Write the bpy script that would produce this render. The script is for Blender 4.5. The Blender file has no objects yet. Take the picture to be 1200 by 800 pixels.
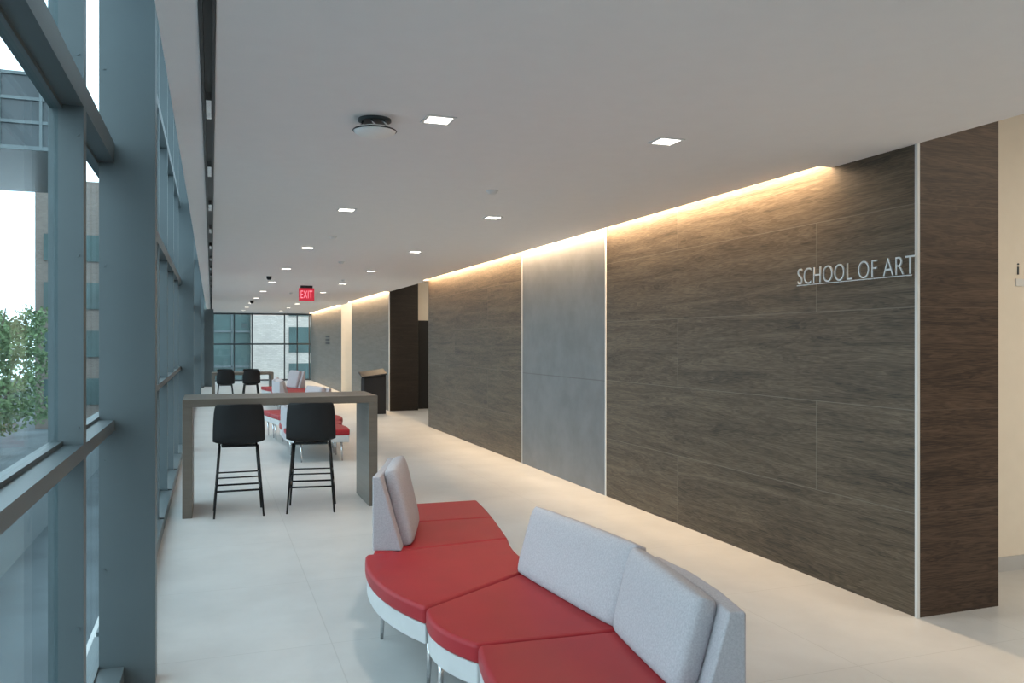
import bpy, math, random
from mathutils import Vector, Matrix
random.seed(4)
sc = bpy.context.scene
COL = sc.collection

# ------------------------------------------------------------------ materials
def new_mat(name):
    m = bpy.data.materials.new(name); m.use_nodes = True
    nt = m.node_tree; b = nt.nodes["Principled BSDF"]
    return m, nt, b
def N(nt, t, **kw):
    n = nt.nodes.new(t)
    for k, v in kw.items(): setattr(n, k, v)
    return n
def simple(name, col, rough=0.6, metal=0.0, noise=0.0, nscale=8.0, bump=0.0, bscale=200.0, spec=0.5):
    m, nt, b = new_mat(name)
    b.inputs["Roughness"].default_value = rough
    b.inputs["Metallic"].default_value = metal
    b.inputs["Specular IOR Level"].default_value = spec
    tc = N(nt, "ShaderNodeTexCoord")
    nz = N(nt, "ShaderNodeTexNoise"); nz.inputs["Scale"].default_value = nscale
    nz.inputs["Detail"].default_value = 4
    nt.links.new(tc.outputs["Object"], nz.inputs["Vector"])
    r = N(nt, "ShaderNodeValToRGB")
    r.color_ramp.elements[0].position = 0.3; r.color_ramp.elements[1].position = 0.7
    r.color_ramp.elements[0].color = tuple(c*(1-noise) for c in col)+(1,)
    r.color_ramp.elements[1].color = tuple(min(1, c*(1+noise)) for c in col)+(1,)
    nt.links.new(nz.outputs["Fac"], r.inputs["Fac"])
    nt.links.new(r.outputs["Color"], b.inputs["Base Color"])
    if bump:
        n2 = N(nt, "ShaderNodeTexNoise"); n2.inputs["Scale"].default_value = bscale
        nt.links.new(tc.outputs["Object"], n2.inputs["Vector"])
        bp = N(nt, "ShaderNodeBump"); bp.inputs["Strength"].default_value = bump
        bp.inputs["Distance"].default_value = 0.002
        nt.links.new(n2.outputs["Fac"], bp.inputs["Height"])
        nt.links.new(bp.outputs["Normal"], b.inputs["Normal"])
    return m
def emit(name, col, s):
    m, nt, b = new_mat(name)
    b.inputs["Base Color"].default_value = col+(1,)
    b.inputs["Emission Color"].default_value = col+(1,)
    b.inputs["Emission Strength"].default_value = s
    return m

def wood(name, axis, dark, mid, light, seams=True, zs=14.0, rough=0.5, tile=(3.54, 0.6), off=(2.53, 0.0), seamcol=(0.17,0.145,0.115), ring=.055, fib=.48):
    m, nt, b = new_mat(name); L = nt.links.new
    geo = N(nt, "ShaderNodeNewGeometry")
    sep = N(nt, "ShaderNodeSeparateXYZ"); L(geo.outputs["Position"], sep.inputs[0])
    a = sep.outputs[axis]; z = sep.outputs["Z"]
    cmb = N(nt, "ShaderNodeCombineXYZ"); L(a, cmb.inputs[0]); L(z, cmb.inputs[1])
    mp = N(nt, "ShaderNodeMapping"); L(cmb.outputs[0], mp.inputs[0])
    mp.inputs["Location"].default_value = (off[0], off[1], 0)
    br = N(nt, "ShaderNodeTexBrick"); br.offset = 0.5; br.squash = 1.0
    br.inputs["Scale"].default_value = 1.0
    br.inputs["Brick Width"].default_value = tile[0]; br.inputs["Row Height"].default_value = tile[1]
    br.inputs["Mortar Size"].default_value = 0.0026 if seams else 0.0
    br.inputs["Mortar Smooth"].default_value = 0.1
    br.inputs["Color1"].default_value = (0, 0, 0, 1); br.inputs["Color2"].default_value = (1, 1, 1, 1)
    br.inputs["Mortar"].default_value = (.5, .5, .5, 1)
    L(mp.outputs[0], br.inputs["Vector"])
    sc1 = N(nt, "ShaderNodeVectorMath", operation="MULTIPLY"); L(cmb.outputs[0], sc1.inputs[0])
    sc1.inputs[1].default_value = (1.1, zs, 1)
    ad = N(nt, "ShaderNodeVectorMath", operation="MULTIPLY_ADD")
    L(br.outputs["Color"], ad.inputs[0]); ad.inputs[1].default_value = (3.1, 2.3, 7.0); L(sc1.outputs[0], ad.inputs[2])
    n1 = N(nt, "ShaderNodeTexNoise"); n1.inputs["Scale"].default_value = .8; n1.inputs["Detail"].default_value = 5
    n1.inputs["Roughness"].default_value = 0.55; n1.inputs["Distortion"].default_value = 1.1
    L(ad.outputs[0], n1.inputs["Vector"])
    mu = N(nt, "ShaderNodeMath", operation="MULTIPLY"); L(n1.outputs["Fac"], mu.inputs[0]); mu.inputs[1].default_value = 75
    sn = N(nt, "ShaderNodeMath", operation="SINE"); L(mu.outputs[0], sn.inputs[0])
    hf = N(nt, "ShaderNodeMath", operation="MULTIPLY"); L(n1.outputs["Fac"], hf.inputs[0]); hf.inputs[1].default_value = .6
    sn2 = N(nt, "ShaderNodeMath", operation="MULTIPLY_ADD"); L(sn.outputs[0], sn2.inputs[0]); sn2.inputs[1].default_value = ring; L(hf.outputs[0], sn2.inputs[2])
    sc2 = N(nt, "ShaderNodeVectorMath", operation="MULTIPLY"); L(cmb.outputs[0], sc2.inputs[0]); sc2.inputs[1].default_value = (10, 150, 1)
    n2 = N(nt, "ShaderNodeTexNoise"); n2.inputs["Scale"].default_value = 1.0; n2.inputs["Detail"].default_value = 4
    n2.inputs["Distortion"].default_value = .4
    L(sc2.outputs[0], n2.inputs["Vector"])
    s3 = N(nt, "ShaderNodeMath", operation="MULTIPLY_ADD"); L(n2.outputs["Fac"], s3.inputs[0]); s3.inputs[1].default_value = fib; L(sn2.outputs[0], s3.inputs[2])
    s4 = N(nt, "ShaderNodeMath", operation="SUBTRACT"); L(s3.outputs[0], s4.inputs[0]); s4.inputs[1].default_value = (fib-.42)*.5-.075
    r = N(nt, "ShaderNodeValToRGB"); e = r.color_ramp.elements
    e[0].position = 0.40; e[0].color = dark+(1,); e[1].position = 0.79; e[1].color = light+(1,)
    k = r.color_ramp.elements.new(0.585); k.color = mid+(1,)
    L(s4.outputs[0], r.inputs["Fac"])
    mx = N(nt, "ShaderNodeMixRGB"); L(r.outputs["Color"], mx.inputs[1]); mx.inputs[2].default_value = seamcol+(1,)
    mk = N(nt, "ShaderNodeMath", operation="MULTIPLY"); L(br.outputs["Fac"], mk.inputs[0]); mk.inputs[1].default_value = .8
    L(mk.outputs[0], mx.inputs[0])
    L(mx.outputs[0], b.inputs["Base Color"])
    b.inputs["Roughness"].default_value = rough
    b.inputs["Specular IOR Level"].default_value = 0.35
    return m

def tiles(name, col, var, tile, mortar, msize, ax=("X", "Y"), off=(0, 0), rough=0.4, offset=0.0, mott=.88, mscale=1.6):
    m, nt, b = new_mat(name); L = nt.links.new
    geo = N(nt, "ShaderNodeNewGeometry")
    sep = N(nt, "ShaderNodeSeparateXYZ"); L(geo.outputs["Position"], sep.inputs[0])
    cmb = N(nt, "ShaderNodeCombineXYZ"); L(sep.outputs[ax[0]], cmb.inputs[0]); L(sep.outputs[ax[1]], cmb.inputs[1])
    mp = N(nt, "ShaderNodeMapping"); L(cmb.outputs[0], mp.inputs[0]); mp.inputs["Location"].default_value = (off[0], off[1], 0)
    br = N(nt, "ShaderNodeTexBrick"); br.offset = offset
    br.inputs["Scale"].default_value = 1.0
    br.inputs["Brick Width"].default_value = tile[0]; br.inputs["Row Height"].default_value = tile[1]
    br.inputs["Mortar Size"].default_value = msize; br.inputs["Mortar Smooth"].default_value = 0.1
    br.inputs["Color1"].default_value = tuple(c*(1-var) for c in col)+(1,)
    br.inputs["Color2"].default_value = tuple(c*(1+var) for c in col)+(1,)
    br.inputs["Mortar"].default_value = mortar+(1,)
    L(mp.outputs[0], br.inputs["Vector"])
    nz = N(nt, "ShaderNodeTexNoise"); nz.inputs["Scale"].default_value = mscale; nz.inputs["Detail"].default_value = 8
    nz.inputs["Roughness"].default_value = .6
    L(geo.outputs["Position"], nz.inputs["Vector"])
    r = N(nt, "ShaderNodeValToRGB"); r.color_ramp.elements[0].color = (mott, mott, mott, 1); r.color_ramp.elements[1].color = (1.0, 1.0, 1.0, 1)
    r.color_ramp.elements[0].position = .35; r.color_ramp.elements[1].position = .65
    L(nz.outputs["Fac"], r.inputs["Fac"])
    mx = N(nt, "ShaderNodeMixRGB", blend_type="MULTIPLY"); mx.inputs[0].default_value = 1
    L(br.outputs["Color"], mx.inputs[1]); L(r.outputs["Color"], mx.inputs[2])
    L(mx.outputs[0], b.inputs["Base Color"])
    b.inputs["Roughness"].default_value = rough
    return m

def glass_mat(name, tint, base=0.02, gain=.10):
    m = bpy.data.materials.new(name); m.use_nodes = True; nt = m.node_tree; nt.nodes.clear(); L = nt.links.new
    out = N(nt, "ShaderNodeOutputMaterial"); tr = N(nt, "ShaderNodeBsdfTransparent"); tr.inputs[0].default_value = tint+(1,)
    gl = N(nt, "ShaderNodeBsdfGlossy"); gl.inputs["Roughness"].default_value = 0.02; gl.inputs[0].default_value = (.85, .95, 1, 1)
    lw = N(nt, "ShaderNodeLayerWeight"); lw.inputs[0].default_value = 0.25
    mu = N(nt, "ShaderNodeMath", operation="MULTIPLY_ADD"); L(lw.outputs["Fresnel"], mu.inputs[0]); mu.inputs[1].default_value = gain; mu.inputs[2].default_value = base
    mu.use_clamp = True
    mx = N(nt, "ShaderNodeMixShader"); L(mu.outputs[0], mx.inputs[0]); L(tr.outputs[0], mx.inputs[1]); L(gl.outputs[0], mx.inputs[2])
    L(mx.outputs[0], out.inputs[0])
    return m

M_floor = tiles("floor_tile", (.58, .578, .57), 0.010, (1.2, 1.2), (.49, .487, .475), 0.003, off=(.6, .35), rough=0.34, mott=.87)
M_ceil = simple("ceiling_paint", (.84, .825, .83), 0.9, noise=.01)
M_cream = simple("cream_paint", (.74, .67, .57), 0.85, noise=.02)
M_white = simple("white_trim", (.66, .66, .65), 0.5)
M_base = simple("grey_baseboard", (.45, .45, .45), 0.5)
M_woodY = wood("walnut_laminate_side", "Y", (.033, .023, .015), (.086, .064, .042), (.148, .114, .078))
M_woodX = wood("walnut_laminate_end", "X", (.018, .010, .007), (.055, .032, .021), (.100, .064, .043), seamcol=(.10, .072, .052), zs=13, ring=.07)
M_woodXd = wood("dark_walnut_end", "X", (.007, .005, .004), (.016, .011, .008), (.032, .022, .016), seams=False)
M_grey = tiles("grey_panel", (.165, .172, .182), 0.0, (2.6, 1.9), (.10, .10, .105), 0.005, ax=("Y", "Z"), off=(.2, 0.71), rough=0.42, mott=.78, mscale=3.0)
M_steel = simple("painted_steel_bluegrey", (.100, .125, .134), 0.42, metal=.25, noise=.05, nscale=3)
M_steel_d = simple("painted_steel_dark", (.04, .052, .06), 0.45, metal=.2)
M_glass = glass_mat("window_glass", (.84, .92, .93))
M_black = simple("black_plastic", (.010, .010, .011), 0.5, noise=.1, spec=.3)
M_blackm = simple("black_metal", (.010, .010, .011), 0.35, metal=.5)
M_taupe = wood("taupe_laminate", "X", (.125, .104, .086), (.145, .122, .10), (.165, .14, .117), seams=False, zs=18, rough=.4, ring=.01, fib=.3)
M_red = simple("red_upholstery", (.31, .012, .018), 0.5, noise=.06, nscale=5, bump=.15, bscale=350, spec=.35)
M_fab = simple("warm_grey_fabric", (.42, .395, .415), 0.95, noise=.12, nscale=140, bump=.5, bscale=450)
M_apron = simple("pale_grey_frame", (.50, .50, .50), 0.6, noise=.04)
M_dish = simple("pale_silver_dish", (.85, .85, .84), 0.5)
M_chrome = simple("brushed_chrome", (.65, .65, .66), 0.22, metal=1.0)
M_lamp = emit("downlight_glow", (1.0, .93, .82), 9.0)
M_cove = emit("cove_strip_glow", (1.0, .74, .46), 6.0)
M_trimw = simple("downlight_trim", (.75, .75, .75), 0.5)
M_darkslot = simple("slot_black", (.02, .02, .022), 0.4, metal=.3)
M_letter = simple("brushed_aluminium", (.60, .61, .62), 0.4, metal=.4)
M_exith = emit("exit_panel", (.55, .025, .05), 0.6)
M_ext_ground = simple("pavement", (.070, .085, .095), 0.9, noise=.35, nscale=.4)
M_brick = tiles("pale_brick", (.50, .43, .39), 0.10, (.24, .08), (.44, .385, .35), 0.012, ax=("X", "Z"), rough=.9, offset=.5)
M_brickd = tiles("brown_brick", (.20, .16, .14), 0.12, (.24, .08), (.22, .19, .17), 0.012, ax=("X", "Z"), rough=.9, offset=.5)
M_leaf = simple("leaves", (.13, .20, .09), 0.8, noise=.35, nscale=1.5)
M_bark = simple("bark", (.10, .08, .06), 0.95, noise=.3, nscale=20)
M_extdark = simple("dark_facade", (.03, .042, .05), 0.25, noise=.2, nscale=.7)
M_teal = simple("teal_curtain_glass", (.05, .085, .085), 0.3, noise=.3, nscale=.5)
M_extlight = simple("light_facade", (.12, .14, .15), 0.8, noise=.05)
M_kiosk = simple("kiosk_dark_metal", (.018, .018, .02), 0.6, spec=.2)
M_kioskg = simple("kiosk_grey_metal", (.035, .035, .037), 0.6, spec=.2)

# ------------------------------------------------------------------ mesh builder
class MB:
    def __init__(s): s.v = []; s.f = []; s.sm = []
    def add(s, vs, fs, smooth=False):
        o = len(s.v); s.v += [tuple(p) for p in vs]
        for f in fs: s.f.append(tuple(i+o for i in f)); s.sm.append(smooth)
        return s
    def box(s, x0, x1, y0, y1, z0, z1):
        vs = [(x0,y0,z0),(x1,y0,z0),(x1,y1,z0),(x0,y1,z0),(x0,y0,z1),(x1,y0,z1),(x1,y1,z1),(x0,y1,z1)]
        return s.add(vs, [(0,3,2,1),(4,5,6,7),(0,1,5,4),(1,2,6,5),(2,3,7,6),(3,0,4,7)])
    def prism(s, poly, z0, z1):
        n = len(poly)
        vs = [(x, y, z0) for x, y in poly]+[(x, y, z1) for x, y in poly]
        fs = [tuple(range(n-1, -1, -1)), tuple(range(n, 2*n))]+[(i, (i+1) % n, n+(i+1) % n, n+i) for i in range(n)]
        return s.add(vs, fs)
    def cyl(s, p0, p1, r0, r1=None, n=12):
        r1 = r0 if r1 is None else r1
        p0 = Vector(p0); p1 = Vector(p1); d = (p1-p0).normalized()
        a = Vector((1, 0, 0)) if abs(d.x) < .9 else Vector((0, 1, 0))
        u = d.cross(a).normalized(); w = d.cross(u)
        vs = []
        for p, r in ((p0, r0), (p1, r1)):
            for i in range(n):
                t = 2*math.pi*i/n; vs.append(p+(u*math.cos(t)+w*math.sin(t))*r)
        o = len(s.v); s.v += [tuple(p) for p in vs]
        for i in range(n):
            s.f.append((o+i, o+n+i, o+n+(i+1) % n, o+(i+1) % n)[::-1]); s.sm.append(True)
        s.f.append(tuple(o+i for i in range(n))); s.sm.append(False)
        s.f.append(tuple(o+n+i for i in range(n-1, -1, -1))); s.sm.append(False)
        return s
    def lathe(s, prof, c=(0, 0), n=32):
        vs = []
        for r, z in prof:
            for i in range(n):
                t = 2*math.pi*i/n; vs.append((c[0]+r*math.cos(t), c[1]+r*math.sin(t), z))
        fs = []
        for k in range(len(prof)-1):
            for i in range(n):
                fs.append((k*n+i, k*n+(i+1) % n, (k+1)*n+(i+1) % n, (k+1)*n+i))
        return s.add(vs, fs, True)
    def obj(s, name, mat, parent=None, loc=(0, 0, 0), bevel=0, seg=2):
        me = bpy.data.meshes.new(name); me.from_pydata(s.v, [], s.f); me.materials.append(mat)
        me.polygons.foreach_set("use_smooth", s.sm); me.update()
        import bmesh
        bm = bmesh.new(); bm.from_mesh(me); bmesh.ops.recalc_face_normals(bm, faces=bm.faces); bm.to_mesh(me); bm.free()
        o = bpy.data.objects.new(name, me); COL.objects.link(o); o.location = loc
        if parent: o.parent = parent
        if bevel:
            md = o.modifiers.new("Bevel", "BEVEL"); md.width = bevel; md.segments = seg; md.limit_method = "ANGLE"; md.angle_limit = math.radians(40)
            for p in me.polygons: p.use_smooth = True
            wn = o.modifiers.new("WN", "WEIGHTED_NORMAL"); wn.keep_sharp = True
        return o

def top(o, label, cat, group=None, kind=None):
    o["label"] = label; o["category"] = cat
    if group: o["group"] = group
    if kind: o["kind"] = kind
    return o
def root(name, loc, label, cat, group=None):
    e = bpy.data.objects.new(name, None); COL.objects.link(e); e.location = loc; e.empty_display_size = .1
    return top(e, label, cat, group)
def struct(o, label=None):
    o["kind"] = "structure"
    if label: o["label"] = label
    return o
def copy_thing(r, loc, rotz=0, label=None, mirror=False):
    n = r.copy(); COL.objects.link(n); n.location = loc; n.rotation_euler = (0, 0, rotz)
    if mirror: n.scale = (-1, 1, 1)
    if label: n["label"] = label
    for c in list(r.children):
        k = c.copy(); COL.objects.link(k); k.parent = n
        k.matrix_parent_inverse = c.matrix_parent_inverse.copy()
    return n

# ------------------------------------------------------------------ room shell
CZ = 2.745; WX = 3.84
struct(MB().box(-.62, 9, -4, 35.3, -.15, 0).obj("floor", M_floor), "pale stone-look floor tiles")
c = MB()
c.box(-.18, -.045, -4, 35, CZ, CZ+.12)
c.box(.015, 3.73, -4, 35, CZ, CZ+.12)
c.box(-.045, .015, -4, 35, CZ+.07, CZ+.12)
for a, b in ((-4, 4.40), (15.19, 18.85), (24.3, 26.3), (34.6, 35)):
    c.box(3.73, WX, a, b, CZ, CZ+.12)
c.box(3.60, WX, 3.9, 35, CZ+.24, CZ+.28)
struct(c.obj("ceiling", M_ceil), "matte off-white gypsum ceiling")
struct(MB().box(WX-.02, 9, -4, 35.3, 3.4, 3.5).obj("ceiling_upper", M_ceil))
struct(MB().box(-.18, -.12, -4, 35, CZ+.12, 5.0).obj("wall_fascia", M_ceil))
struct(MB().box(-.62, WX, -4, 35.3, 5.0, 5.1).obj("ceiling_roof", M_ceil))
struct(MB().box(-.62, 9, -4.2, -4, 0, 5.1).obj("wall_back", M_cream))
struct(MB().box(9, 9.2, -4, 35.3, 0, 3.5).obj("wall_lobby", M_cream))

BX = 4.475
def woodblock(name, y0, y1, x1=BX):
    return struct(MB().box(WX, x1, y0+.012, y1, 0, 3.4).obj(name, M_woodY), "dark walnut laminate wall panels")
woodblock("wall_right", 3.698, 7.72)
struct(MB().box(WX, BX, 7.72, 10.18, 0, 3.4).obj("wall_right_grey", M_grey), "grey concrete-look wall panels")
woodblock("wall_right_wood", 10.168, 15.19)
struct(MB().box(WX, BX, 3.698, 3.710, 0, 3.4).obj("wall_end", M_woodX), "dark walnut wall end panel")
M_greyw = wood("grey_wood_laminate", "Y", (.10, .092, .080), (.14, .13, .115), (.18, .17, .155), seamcol=(.14, .14, .13))
struct(MB().box(WX, 4.52, 18.862, 24.3, 0, 3.4).obj("wall_right_far", M_greyw))
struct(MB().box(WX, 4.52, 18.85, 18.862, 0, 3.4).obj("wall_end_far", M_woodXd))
struct(MB().box(WX, 4.52, 26.32, 35.0, 0, 3.4).obj("wall_right_last", M_greyw))
struct(MB().box(WX, 4.52, 26.3, 26.32, 0, 3.4).obj("wall_end_last", M_cream))
struct(MB().box(BX, 9, 4.25, 15.19, 0, 3.4).obj("wall_cream", M_cream))
struct(MB().box(4.52, 9, 19.3, 35.3, 0, 3.4).obj("wall_cream_far", M_cream))
struct(MB().box(BX, 9, 4.236, 4.25, 0, .10).obj("baseboard_right", M_base))
struct(MB().box(WX-.008, WX+.010, 3.690, 3.710, 0, 2.76).obj("trim_1", M_white))
struct(MB().box(WX-.008, WX, 7.71, 7.732, 0, 2.9).obj("trim_2", M_white))
struct(MB().box(WX-.006, WX, 10.17, 10.185, 0, 2.9).obj("trim_3", M_letter))
struct(MB().box(WX-.010, WX+.012, 18.84, 18.87, 0, 2.9).obj("trim_4", M_white))
struct(MB().box(4.62, 5.6, 19.24, 19.3, 0, 2.1).obj("door_1", M_black))
struct(MB().box(4.50, 4.52, 24.6, 26.0, 0, 2.2).obj("door_2", M_white))

s = MB()
s.box(-.043, -.030, -3, 34, CZ-.008, CZ+.06)
s.box(.002, .013, -3, 34, CZ-.008, CZ+.06)
s.box(-.030, .002, -3, 34, CZ+.045, CZ+.065)
tr = root("ceiling_track", (-.015, 15, CZ), "black recessed linear track slot in the ceiling", "ceiling track")
s.obj("track_channel", M_darkslot, tr, loc=(.015, -15, -CZ))
for k in range(20):
    y = 1.0+1.6*k
    MB().box(-.026, -.002, y, y+.35, CZ+.004, CZ+.044).obj("track_insert", M_chrome, tr, loc=(.015, -15, -CZ))

# ------------------------------------------------------------------ left glazing
XI = -.42; XG = -.505
ys = [3.22+1.45*k for k in range(-5, 22)]
def bay(i, y0, y1):
    f = MB(); h = y1-y0
    f.box(-.53, XI, 0, .07, 0, 5)
    f.box(-.56, -.38, .07, h, 0, .10)
    f.box(-.53, XI, .07, h, 1.19, 1.24)
    f.box(-.53, XI, .07, h, 2.42, 2.51)
    f.box(-.53, XI, .07, h, 3.55, 3.63)
    f.box(-.53, XI, .07, h, 4.92, 5)
    for z0, z1 in ((.10, 1.19), (1.24, 2.42), (2.51, 3.55)):
        f.box(XG-.02, XG+.02, .07, h, z0, z0+.015); f.box(XG-.02, XG+.02, .07, h, z1-.015, z1)
    for z in (.6, 1.30, 1.9, 2.32, 2.6, 3.2):
        f.cyl((-.437, 0, z), (-.437, -.005, z), .006, n=8)
    o = f.obj("window_%d" % i, M_steel, loc=(0, y0, 0)); struct(o, "blue-grey steel framed curtain wall window")
    MB().box(XG-.006, XG+.006, .07, h, .10, 4.92).obj("glass", M_glass, o)
for i in range(len(ys)-1): bay(i+1, ys[i], ys[i+1])
k = 1
for y in (-3.8, 4.20, 13.0, 21.8, 30.6):
    m = MB(); m.box(-.485, -.247, 0, .012, 0, 5); m.box(-.485, -.247, .11, .122, 0, 5)
    m.box(-.259, -.247, .012, .11, 0, 5); m.box(-.485, -.473, .012, .11, 0, 5)
    for z in (.55, 1.05, 1.95, 2.85, 3.4):
        m.cyl((-.462, 0, z), (-.462, -.006, z), .007, n=10)
    o = m.obj("trim_column_%d" % k, M_steel, loc=(0, y, 0)); struct(o, "blue-grey painted steel box column"); k += 1
struct(MB().box(-.55, .06, 31.2, 31.4, 0, CZ).obj("wall_left_return", M_steel))

# ------------------------------------------------------------------ end glazing
f = MB(); ye = 34.9
for x in (.06, .85, 1.53, 2.80, 3.3, 3.79): f.box(x-.022, x+.022, ye, ye+.12, 0, CZ)
for z in (.04, 1.50, 2.71): f.box(.06, 3.84, ye+.01, ye+.11, z-.03, z+.03)
o = struct(f.obj("window_end", M_steel_d), "dark framed end window wall")
MB().box(.06, 3.84, ye+.05, ye+.06, .08, 2.66).obj("glass", M_glass, o)

# ------------------------------------------------------------------ ceiling fixtures
for col_x in (1.10, 2.44):
    for r in range(10):
        y = 4.14+3.10*r
        e = root("downlight", (col_x, y, CZ), "square recessed ceiling downlight, lit warm white", "ceiling light", "square downlights in the ceiling")
        t = MB(); w = .078; q = .062
        t.box(-w, w, -w, -q, -.006, 0); t.box(-w, w, q, w, -.006, 0); t.box(-w, -q, -q, q, -.006, 0); t.box(q, w, -q, q, -.006, 0)
        t.obj("trim_frame", M_trimw, e)
        MB().box(-q, q, -q, q, -.003, 0).obj("lens", M_lamp, e)
        ld = bpy.data.lights.new("downlight_lamp", "AREA"); ld.shape = "SQUARE"; ld.size = .12; ld.energy = 7; ld.color = (1, .90, .80); ld.spread = math.radians(120)
        lo = bpy.data.objects.new("downlight_lamp", ld); COL.objects.link(lo); lo.location = (0, 0, -.012); lo.parent = e

e = root("ceiling_speaker", (.79, 4.25, CZ), "round dropped pale silver ceiling device with wire bracket", "ceiling fixture")
MB().lathe([(0, 0), (.085, 0), (.085, -.012), (.07, -.015), (0, -.015)]).obj("mount_plate", M_steel_d, e)
for a in range(6):
    t = a*math.pi/3; MB().cyl((.06*math.cos(t), .06*math.sin(t), -.012), (.085*math.cos(t+.4), .085*math.sin(t+.4), -.05), .005, n=8).obj("bracket", M_chrome, e)
MB().lathe([(0, -.045), (.09, -.047), (.106, -.053), (.109, -.060), (.104, -.069), (.085, -.080), (0, -.088)]).obj("dish", M_dish, e)
MB().lathe([(.109, -.056), (.114, -.060), (.110, -.064), (.107, -.060), (.109, -.056)]).obj("rim", M_darkslot, e)

def detector(x, y, r=.045, mat=M_trimw, drop=.03, label="small round white ceiling sprinkler cover"):
    e = root("smoke_detector", (x, y, CZ), label, "detector", "round ceiling detectors")
    MB().lathe([(0, 0), (r, 0), (r, -.008), (r*.98, -.010), (0, -.010)], n=24).obj("base", M_trimw, e)
    MB().lathe([(r*.8, -.010), (r*.75, -drop*.7), (r*.45, -drop), (0, -drop)], n=24).obj("dome", mat, e)
for x, y in ((2.0, 5.95), (1.24, 9.15), (1.75, 12.0), (2.3, 15.5), (1.75, 20)): detector(x, y)
detector(.94, 15.0, .055, M_black, .07, "white ceiling camera with black dome")
detector(1.05, 24.0, .065, M_black, .09, "white ceiling camera with black dome")

def text_mesh(name, body, width, height, depth, mat, parent, rot, loc, thin=0.0):
    cu = bpy.data.curves.new(name, "FONT"); cu.body = body; cu.size = 1; cu.extrude = .05; cu.align_x = "LEFT"; cu.offset = -thin; cu.space_character = 1.0+thin*4
    t = bpy.data.objects.new("tmp", cu); COL.objects.link(t); bpy.context.view_layer.update()
    me = bpy.data.meshes.new_from_object(t.evaluated_get(bpy.context.evaluated_depsgraph_get()))
    bpy.data.objects.remove(t)
    xs = [v.co.x for v in me.vertices]; yy = [v.co.y for v in me.vertices]
    x0, x1, y0, y1 = min(xs), max(xs), min(yy), max(yy)
    for v in me.vertices:
        v.co.x = (v.co.x-x0)/(x1-x0)*width; v.co.y = (v.co.y-y0)/(y1-y0)*height; v.co.z = v.co.z/.05*depth/2
    me.materials.clear(); me.materials.append(mat); me.name = name
    o = bpy.data.objects.new(name, me); COL.objects.link(o); o.rotation_euler = rot; o.location = loc
    if parent: o.parent = parent
    return o
e = root("exit_sign", (1.83, 17.4, CZ), "red illuminated exit sign hung from the ceiling", "exit sign")
MB().box(-.12, .12, -.035, .035, -.05, 0).obj("housing", M_kioskg, e)
MB().box(-.155, .155, -.02, .02, -.31, -.05).obj("panel", M_exith, e, bevel=.006)
text_mesh("lettering", "EXIT", .23, .15, .006, emit("exit_text_glow", (1, .32, .40), 1.1), e, (math.pi/2, 0, 0), (-.115, -.024, -.255), thin=.012)
e = root("wall_sign", (WX, 4.19, 1.965), "raised metal letters reading SCHOOL OF ART on rail", "sign")
RX = Matrix(((0, 0, -1), (-1, 0, 0), (0, 1, 0))).to_euler()
text_mesh("lettering", "SCHOOL OF ART", 1.01, .108, .008, M_letter, e, RX, (-.040, .497, .026), thin=.014)
MB().box(-.043, -.037, -.49, .505, .017, .0215).obj("rail", M_letter, e)
for yy in (-.45, -.15, .15, .45): MB().cyl((-.040, yy, .019), (0, yy, .019), .003, n=8).obj("standoff", M_letter, e)
e = root("room_sign", (5.33, 4.25, 2.04), "small dark raised wall lettering with a pale plate", "sign")
text_mesh("lettering", "i", .016, .08, .004, M_steel_d, e, (math.pi/2, 0, 0), (-.012, -.003, .03))
MB().box(-.03, .20, -.008, 0, -.05, .0).obj("plate", M_white, e)
e = root("directory_sign", (WX, 29.6, 1.75), "small dark directory lettering on grey wall", "sign")
for q in range(3):
    MB().box(-.01, 0, -.5, .5, -.12*q, -.12*q+.06).obj("text_line", M_black, e)

# ------------------------------------------------------------------ tables
def bar_table(loc, W=1.77, H=1.075, label="tall taupe laminate bar table with slab legs", name="bar_table", grp="tall bar tables"):
    e = root(name, loc, label, "table", grp)
    MB().box(0, W, 0, .75, H-.07, H).obj("tabletop", M_taupe, e, bevel=.004)
    MB().box(0, .085, 0, .75, 0, H-.07).obj("leg", M_taupe, e, bevel=.004)
    MB().box(W-.085, W, 0, .75, 0, H-.07).obj("leg", M_taupe, e, bevel=.004)
    return e
tb = bar_table((-.25, 8.02, 0))

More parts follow.
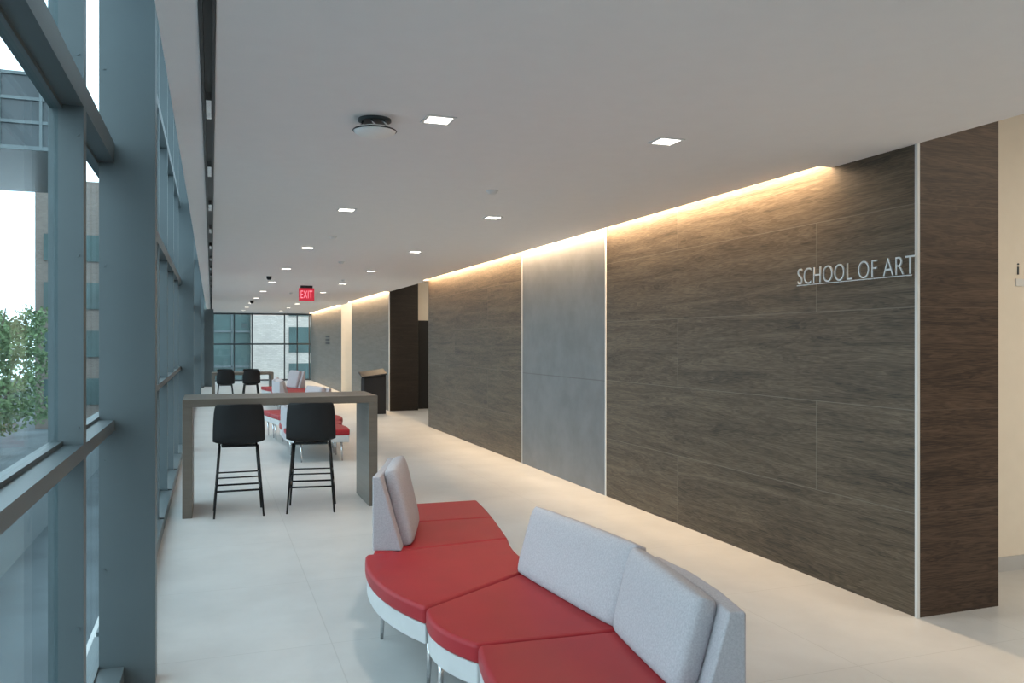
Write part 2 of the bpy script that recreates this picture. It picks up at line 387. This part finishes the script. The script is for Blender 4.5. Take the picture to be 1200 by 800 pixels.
# ------------------------------------------------------------------ stool / chair
def stool(loc, dz=0.0, name="bar_stool", label="black shell bar stool with thin black legs", cat="stool", grp="black bar stools"):
    e = root(name, loc, label, cat, grp)
    prof = [(.23, .685, .165), (.19, .690, .20), (.08, .672, .22), (-.04, .655, .228), (-.14, .655, .229), (-.185, .675, .230), (-.203, .74, .230), (-.208, .82, .228),
            (-.212, .90, .224), (-.217, .97, .218), (-.220, 1.010, .211), (-.221, 1.025, .200), (-.221, 1.031, .178)]
    NT = 14; vs = []; fs = []
    for j, (y, z, w) in enumerate(prof):
        back = min(1, max(0, (j-4)/2.0))
        for i in range(NT+1):
            t = math.sin((-1+2*i/NT)*math.pi/2)
            vs.append((w*t, y+back*.05*abs(t)**2.3, z-dz+(1-back)*.034*abs(t)**4))
    for j in range(len(prof)-1):
        for i in range(NT):
            a = j*(NT+1)+i; fs.append((a, a+1, a+NT+2, a+NT+1))
    o = MB().add(vs, fs, True).obj("seat_shell", M_black, e)
    md = o.modifiers.new("S", "SOLIDIFY"); md.thickness = .014
    md = o.modifiers.new("SS", "SUBSURF"); md.levels = 1; md.render_levels = 1
    H = .650-dz
    MB().box(-.15, .15, -.12, .14, H-.02, H+.002).obj("seat_bracket", M_blackm, e, bevel=.004)
    for sx in (-1, 1):
        for sy in (-1, 1):
            MB().cyl((sx*.165, sy*.13, H), (sx*.215, sy*.205, 0), .0105, .009).obj("leg", M_blackm, e)
    if dz == 0:
        def at(sx, sy, z):
            t = (H-z)/H; return (sx*(.165+.05*t), sy*(.13+.075*t), z)
        for z, rr in ((.24, .009), (.36, .007)):
            m = MB()
            cs = [at(-1, -1, z), at(1, -1, z), at(1, 1, z), at(-1, 1, z)]
            for q in range(4): m.cyl(cs[q], cs[(q+1) % 4], rr, n=10)
            m.obj("footrest", M_blackm, e)
    return e
st = stool((.235, 8.12, 0))
copy_thing(st, (.90, 8.09, 0), math.radians(-9))

# ------------------------------------------------------------------ serpentine sofa
OX, OY = 1.3, 4.0
def S(p): return (p[0]-OX, p[1]-OY)
def quad(p0, pm, p1, n=10):
    out = []
    c = (2*pm[0]-.5*(p0[0]+p1[0]), 2*pm[1]-.5*(p0[1]+p1[1]))
    for i in range(n+1):
        t = i/n
        out.append(tuple((1-t)**2*p0[k]+2*t*(1-t)*c[k]+t*t*p1[k] for k in (0, 1)))
    return out
mods = [ # Lnear, Lmid, Lfar, Rnear, Rmid, Rfar, legs
    ((.93, 2.20), (.905, 2.62), (.965, 3.045), (1.66, 2.25), (1.73, 2.62), (1.72, 2.99), [(1.02, 2.92), (1.02, 2.32), (1.6, 2.9), (1.55, 2.34)]),
    ((.960, 3.052), (.868, 3.30), (.885, 3.545), (1.72, 2.998), (1.74, 3.50), (1.60, 4.00), [(.945, 3.50), (1.02, 3.14), (1.62, 3.12), (1.52, 3.86)]),
    ((.882, 3.552), (.755, 4.03), (.795, 4.548), (1.597, 4.008), (1.595, 4.32), (1.66, 4.638), [(.955, 3.74), (.87, 4.42), (1.5, 4.05), (1.55, 4.52)]),
    ((.835, 4.560), (.95, 4.93), (1.05, 5.28), (1.662, 4.646), (1.715, 4.94), (1.765, 5.23), [(.93, 4.70), (1.08, 5.18), (1.60, 4.76), (1.68, 5.14)]),
    ((1.052, 5.285), (1.12, 5.6), (1.20, 5.87), (1.766, 5.235), (1.81, 5.54), (1.845, 5.84), [(1.14, 5.4), (1.27, 5.8), (1.70, 5.36), (1.76, 5.74)]),
]
def shrink(poly, d):
    cx = sum(p[0] for p in poly)/len(poly); cy = sum(p[1] for p in poly)/len(poly)
    out = []
    for x, y in poly:
        r = math.hypot(x-cx, y-cy); k = (r-d)/r; out.append((cx+(x-cx)*k, cy+(y-cy)*k))
    return out
def wedge(path, z0, ztop, wb, wt, side, name, e, mat=M_fab):
    vs = []; n = len(path)
    for i, p in enumerate(path):
        a = path[max(0, i-1)]; b = path[min(n-1, i+1)]
        d = Vector((b[0]-a[0], b[1]-a[1])).normalized(); nn = Vector((-d.y, d.x))*side
        for w, z in ((0, z0), (0, ztop), (wt, ztop), (wb, z0)):
            vs.append((p[0]+nn.x*w, p[1]+nn.y*w, z))
    fs = []
    for i in range(n-1):
        for k in range(4):
            fs.append((i*4+k, i*4+(k+1) % 4, (i+1)*4+(k+1) % 4, (i+1)*4+k))
    fs += [(0, 1, 2, 3), ((n-1)*4+3, (n-1)*4+2, (n-1)*4+1, (n-1)*4)]
    return MB().add(vs, fs).obj(name, mat, e, bevel=.010, seg=3)
def pillow(b0, b1, t0, t1, T, e, name="back_cushion"):
    b0, b1, t0, t1 = map(Vector, (b0, b1, t0, t1))
    nrm = (b1-b0).cross(t0-b0).normalized(); n = 14; vs = []; fs = []
    def prof(x): return max(0.0, 1-abs(x)**6)**.4
    for sgn in (1, -1):
        for j in range(n+1):
            v = math.sin((j/n-.5)*math.pi)
            for i in range(n+1):
                u = math.sin((i/n-.5)*math.pi)
                rr = 1-.03*(abs(u)*abs(v))**4
                uu = (u*rr+1)/2; vv = (v*rr+1)/2
                p = (b0*(1-uu)+b1*uu)*(1-vv)+(t0*(1-uu)+t1*uu)*vv
                vs.append(p+nrm*sgn*T/2*(.36+.64*prof(u)*prof(v)))
    M = (n+1)**2
    for sgn in (0, 1):
        for j in range(n):
            for i in range(n):
                a = sgn*M+j*(n+1)+i; q = (a, a+1, a+n+2, a+n+1); fs.append(q if sgn == 0 else q[::-1])
    ring = [i for i in range(n+1)]+[j*(n+1)+n for j in range(1, n+1)]+[n*(n+1)+i for i in range(n-1, -1, -1)]+[j*(n+1) for j in range(n-1, 0, -1)]
    for k in range(len(ring)):
        a = ring[k]; b = ring[(k+1) % len(ring)]; fs.append((a, b, b+M, a+M))
    return MB().add(vs, fs, True).obj(name, M_fab, e)
def sofa():
    e = root("modular_sofa", (OX, OY, 0), "serpentine modular sofa, red seats and pale grey backs", "sofa", "serpentine sofas along the corridor")
    for (l0, lm, l1, r0, rm, r1, legs) in mods:
        poly = quad(S(r0), S(rm), S(r1))+quad(S(l1), S(lm), S(l0))
        MB().prism(poly, .350, .43).obj("seat_cushion", M_red, e, bevel=.020, seg=5)
        MB().prism(shrink(poly, .010), .262, .350).obj("seat_frame", M_apron, e, bevel=.006)
        for q in legs:
            x, y = S(q)
            MB().cyl((x, y, .265), (x-.01, y, 0), .016, .009, n=12).obj("leg", M_chrome, e)
    p = [S(q) for q in ((.845, 4.62), (.93, 4.86), (1.01, 5.10), (1.07, 5.32))]
    wedge(p, .425, .845, .165, .045, -1, "backrest", e)
    b0 = S((1.05, 4.64)); b1 = S((1.235, 5.25)); t0 = S((.955, 4.68)); t1 = S((1.14, 5.29))
    pillow((*b0, .43), (*b1, .43), (*t0, .865), (*t1, .865), .105, e)
    p = [S(q) for q in ((1.60, 4.02), (1.70, 3.70), (1.735, 3.35), (1.735, 3.02))]
    wedge(p, .262, .705, .14, .05, -1, "backrest", e)
    p = [S(q) for q in ((1.735, 3.005), (1.735, 2.75), (1.70, 2.50), (1.645, 2.28))]
    wedge(p, .262, .715, .19, .06, -1, "backrest", e)
    b0 = S((1.48, 3.95)); b1 = S((1.565, 3.04)); t0 = S((1.59, 3.98)); t1 = S((1.69, 3.04))
    pillow((*b0, .42), (*b1, .42), (*t0, .750), (*t1, .750), .11, e)
    b0 = S((1.56, 3.03)); b1 = S((1.48, 2.39)); t0 = S((1.66, 3.045)); t1 = S((1.575, 2.38))
    pillow((*b0, .42), (*b1, .42), (*t0, .75), (*t1, .735), .11, e)
    return e
sf = sofa()
copy_thing(sf, (1.36, 12.9, 0), 0, "serpentine modular sofa behind the tall table", mirror=True)
copy_thing(sf, (1.75, 20.6, 0), 0, "serpentine modular sofa further down the corridor", mirror=True)

bar_table((.0, 23.6, 0), 1.6, .76, "taupe laminate table with slab legs and black chairs", "dining_table", "low tables")
ch = stool((.35, 23.5, 0), .21, "side_chair", "black shell chair with thin black legs", "chair", "black chairs at the low table")
copy_thing(ch, (1.0, 23.5, 0), .1)
copy_thing(ch, (.35, 24.6, 0), math.pi); copy_thing(ch, (1.05, 24.6, 0), math.pi)

BF = [(0,3,2,1),(4,5,6,7),(0,1,5,4),(1,2,6,5),(2,3,7,6),(3,0,4,7)]
e = root("display_kiosk", (3.38, 18.3, 0), "dark metal display kiosk with sloped top", "kiosk")
MB().add([(-.24, -.18, 0), (.24, -.18, 0), (.24, .20, 0), (-.24, .20, 0), (-.24, -.18, .80), (.24, -.18, .86), (.24, .20, .94), (-.24, .20, .88)], BF).obj("body", M_kiosk, e, bevel=.008)
for q in range(8): MB().box(-.252, -.24, -.16+.045*q, -.14+.045*q, .05, .78).obj("side_slat", M_kioskg, e)
MB().add([(-.30, -.22, .80), (.26, -.22, .87), (.26, .24, .96), (-.30, .24, .89), (-.30, -.22, .83), (.26, -.22, .90), (.26, .24, .99), (-.30, .24, .92)], BF).obj("sloped_top", M_kioskg, e, bevel=.004)

# ------------------------------------------------------------------ exterior
struct(MB().box(-90, -.7, -60, 140, -4.2, -4).obj("ground_pavement", M_ext_ground), "grey paved ground outside")
struct(MB().box(-.7, 60, 36, 140, -4.2, -4).obj("ground_court", M_ext_ground))
def tree(loc, R, H, seed, label):
    rnd = random.Random(seed)
    e = root("tree", loc, label, "tree", "trees outside the windows")
    m = MB(); m.cyl((0, 0, 0), (.1, 0, H*.5), .18, .12, n=10)
    for q in range(7):
        a = q*.9; m.cyl((.1, 0, H*(.35+.02*q)), (R*.5*math.cos(a), R*.5*math.sin(a), H*(.6+.04*q)), .07, .02, n=8)
    m.obj("trunk", M_bark, e)
    vs = []; fs = []
    cl = []
    for _ in range(34):
        a = rnd.uniform(0, 6.283); r = R*.72*math.sqrt(rnd.random()); cl.append((r*math.cos(a), r*math.sin(a), H*.60+rnd.uniform(-.36, .28)*H*(1-r/R*.5), R*rnd.uniform(.22, .34)))
    for q in range(9000):
        cx, cy, cz, cr = rnd.choice(cl)
        d = Vector((rnd.gauss(0, 1), rnd.gauss(0, 1), rnd.gauss(0, 1))).normalized()*cr*rnd.uniform(.4, 1)
        c0 = Vector((cx, cy, cz))+d
        u = Vector((rnd.gauss(0, 1), rnd.gauss(0, 1), rnd.gauss(0, 1))).normalized(); w = u.cross(Vector((rnd.gauss(0, 1), rnd.gauss(0, 1), rnd.gauss(0, 1)))).normalized()
        s_ = .08; o = len(vs)
        vs += [c0-u*s_, c0+w*s_*.6, c0+u*s_, c0-w*s_*.6]; fs.append((o, o+1, o+2, o+3))
    MB().add(vs, fs).obj("foliage", M_leaf, e)
tree((-7.3, 33.0, -4), 2.4, 8.0, 1, "leafy green tree outside the glazing")
tree((-13.5, 39.0, -4), 2.8, 7.4, 2, "leafy green tree outside the glazing")
tree((-14.5, 51.0, -4), 3.0, 7.6, 5, "leafy green tree outside the glazing")
e = root("office_building", (-11, 40, -4), "dark glazed building wing raised on columns outside", "building")
b = MB(); b.box(-16, -5.9, 36, 46, 8.9, 11.9); b.obj("building_mass", M_extdark, e, loc=(11, -40, 4))
for x in (-15, -6.6): MB().box(x, x+.5, 44, 44.5, -4, 8.9).obj("pillar", M_extdark, e, loc=(11, -40, 4))
m = MB(); m.box(-16.05, -5.85, 35.9, 36, 8.9, 9.05)
for z in (9.9, 10.8, 11.75): m.box(-16.05, -5.85, 35.9, 36, z, z+.12)
for x in range(8): m.box(-16+1.4*x, -15.9+1.4*x, 35.88, 36, 8.9, 11.9)
m.obj("facade_mullions", M_steel, e, loc=(11, -40, 4))
e = root("apartment_block", (-8, 65, -4), "brown brick block with dark glazed window bands", "building")
MB().box(-10.6, -3.2, 60, 68, -4, 12).obj("brick_wall", M_brickd, e, loc=(8, -65, 4))
for z in (-2.5, .6, 3.7, 6.8): MB().box(-10.1, -3.6, 59.9, 60, z, z+1.7).obj("window_band", M_teal, e, loc=(8, -65, 4))
e = root("brick_building", (3.2, 50, -4), "pale brick and teal glass building across the courtyard", "building")
MB().box(2.0, 9, 47, 53, -4, 9).obj("brick_wall", M_brick, e, loc=(-3.2, -50, 4))
for z in (-1, 1.0, 3.0): MB().box(4.0, 6.5, 46.94, 47, z, z+1.4).obj("window_band", M_teal, e, loc=(-3.2, -50, 4))
MB().box(-2.5, 2.0, 47.4, 53, -4, 9).obj("glass_wing", M_teal, e, loc=(-3.2, -50, 4))
m = MB()
for z in (-2, 0.2, 2.1, 4.2): m.box(-2.5, 2.0, 47.3, 47.4, z, z+.09)
for x in (-2.4, -.7, 1.0): m.box(x, x+.06, 47.3, 47.4, -4, 9)
m.obj("glass_wing_frame", M_extlight, e, loc=(-3.2, -50, 4))
e = root("terrace_railing", (-4.5, 20, -4), "grey metal terrace railing on a low wall", "railing")
m = MB(); m.box(-5, -4.7, 5, 56, -4, -2.9); m.obj("low_wall", M_extlight, e, loc=(4.5, -20, 4))
m = MB()
for q in range(23): m.box(-4.88, -4.83, 5+2.3*q, 5.05+2.3*q, -2.9, -1.9)
for z in (-2.6, -2.3, -1.92): m.box(-4.87, -4.84, 5, 56, z, z+.04)
m.obj("rails", M_steel_d, e, loc=(4.5, -20, 4))

# ------------------------------------------------------------------ lights
def area(name, loc, rot, sx, sy, en, col, spread=180):
    l = bpy.data.lights.new(name, "AREA"); l.shape = "RECTANGLE"; l.size = sx; l.size_y = sy; l.energy = en; l.color = col; l.spread = math.radians(spread)
    o = bpy.data.objects.new(name, l); COL.objects.link(o); o.location = loc; o.rotation_euler = rot
    return o
for a, b in ((4.42, 15.15), (18.9, 24.3), (26.3, 34.5)):
    n = max(1, round((b-a)/2.7)); d = (b-a)/n
    for q in range(n):
        area("cove_lamp", (3.765, a+d*(q+.5), CZ+.13), (0, math.radians(3), 0), .05, d, 27*d, (1.0, .71, .43))
    e = root("cove_light", (3.75, (a+b)/2, CZ+.2), "warm linear cove light above the wall", "light", "linear cove lights")
    MB().box(-.02, .02, -(b-a)/2+.02, (b-a)/2-.02, 0, .02).obj("strip", M_cove, e)
area("lobby_lamp", (6.2, 1.2, 3.36), (0, 0, 0), 2, 2, 110, (1, .87, .70))
area("alcove_lamp", (6.0, 17, 3.36), (0, 0, 0), 1.5, 1.5, 60, (1, .84, .64))
area("door_recess_lamp", (4.2, 25.3, 3.36), (0, 0, 0), .4, 1.2, 30, (1, .84, .64))

w = bpy.data.worlds.new("World"); sc.world = w; w.use_nodes = True
bg = w.node_tree.nodes["Background"]; bg.inputs[0].default_value = (.79, .905, 1.0, 1); bg.inputs[1].default_value = 3.7

# ------------------------------------------------------------------ camera
cd = bpy.data.cameras.new("Camera"); cd.sensor_width = 36; cd.lens = 969/1200*36; cd.clip_end = 500
co = bpy.data.objects.new("Camera", cd); COL.objects.link(co)
co.location = (0, 0, 1.6); co.rotation_euler = (math.pi/2, 0, math.radians(-19.96))
sc.camera = co
sc.view_settings.view_transform = "Standard"
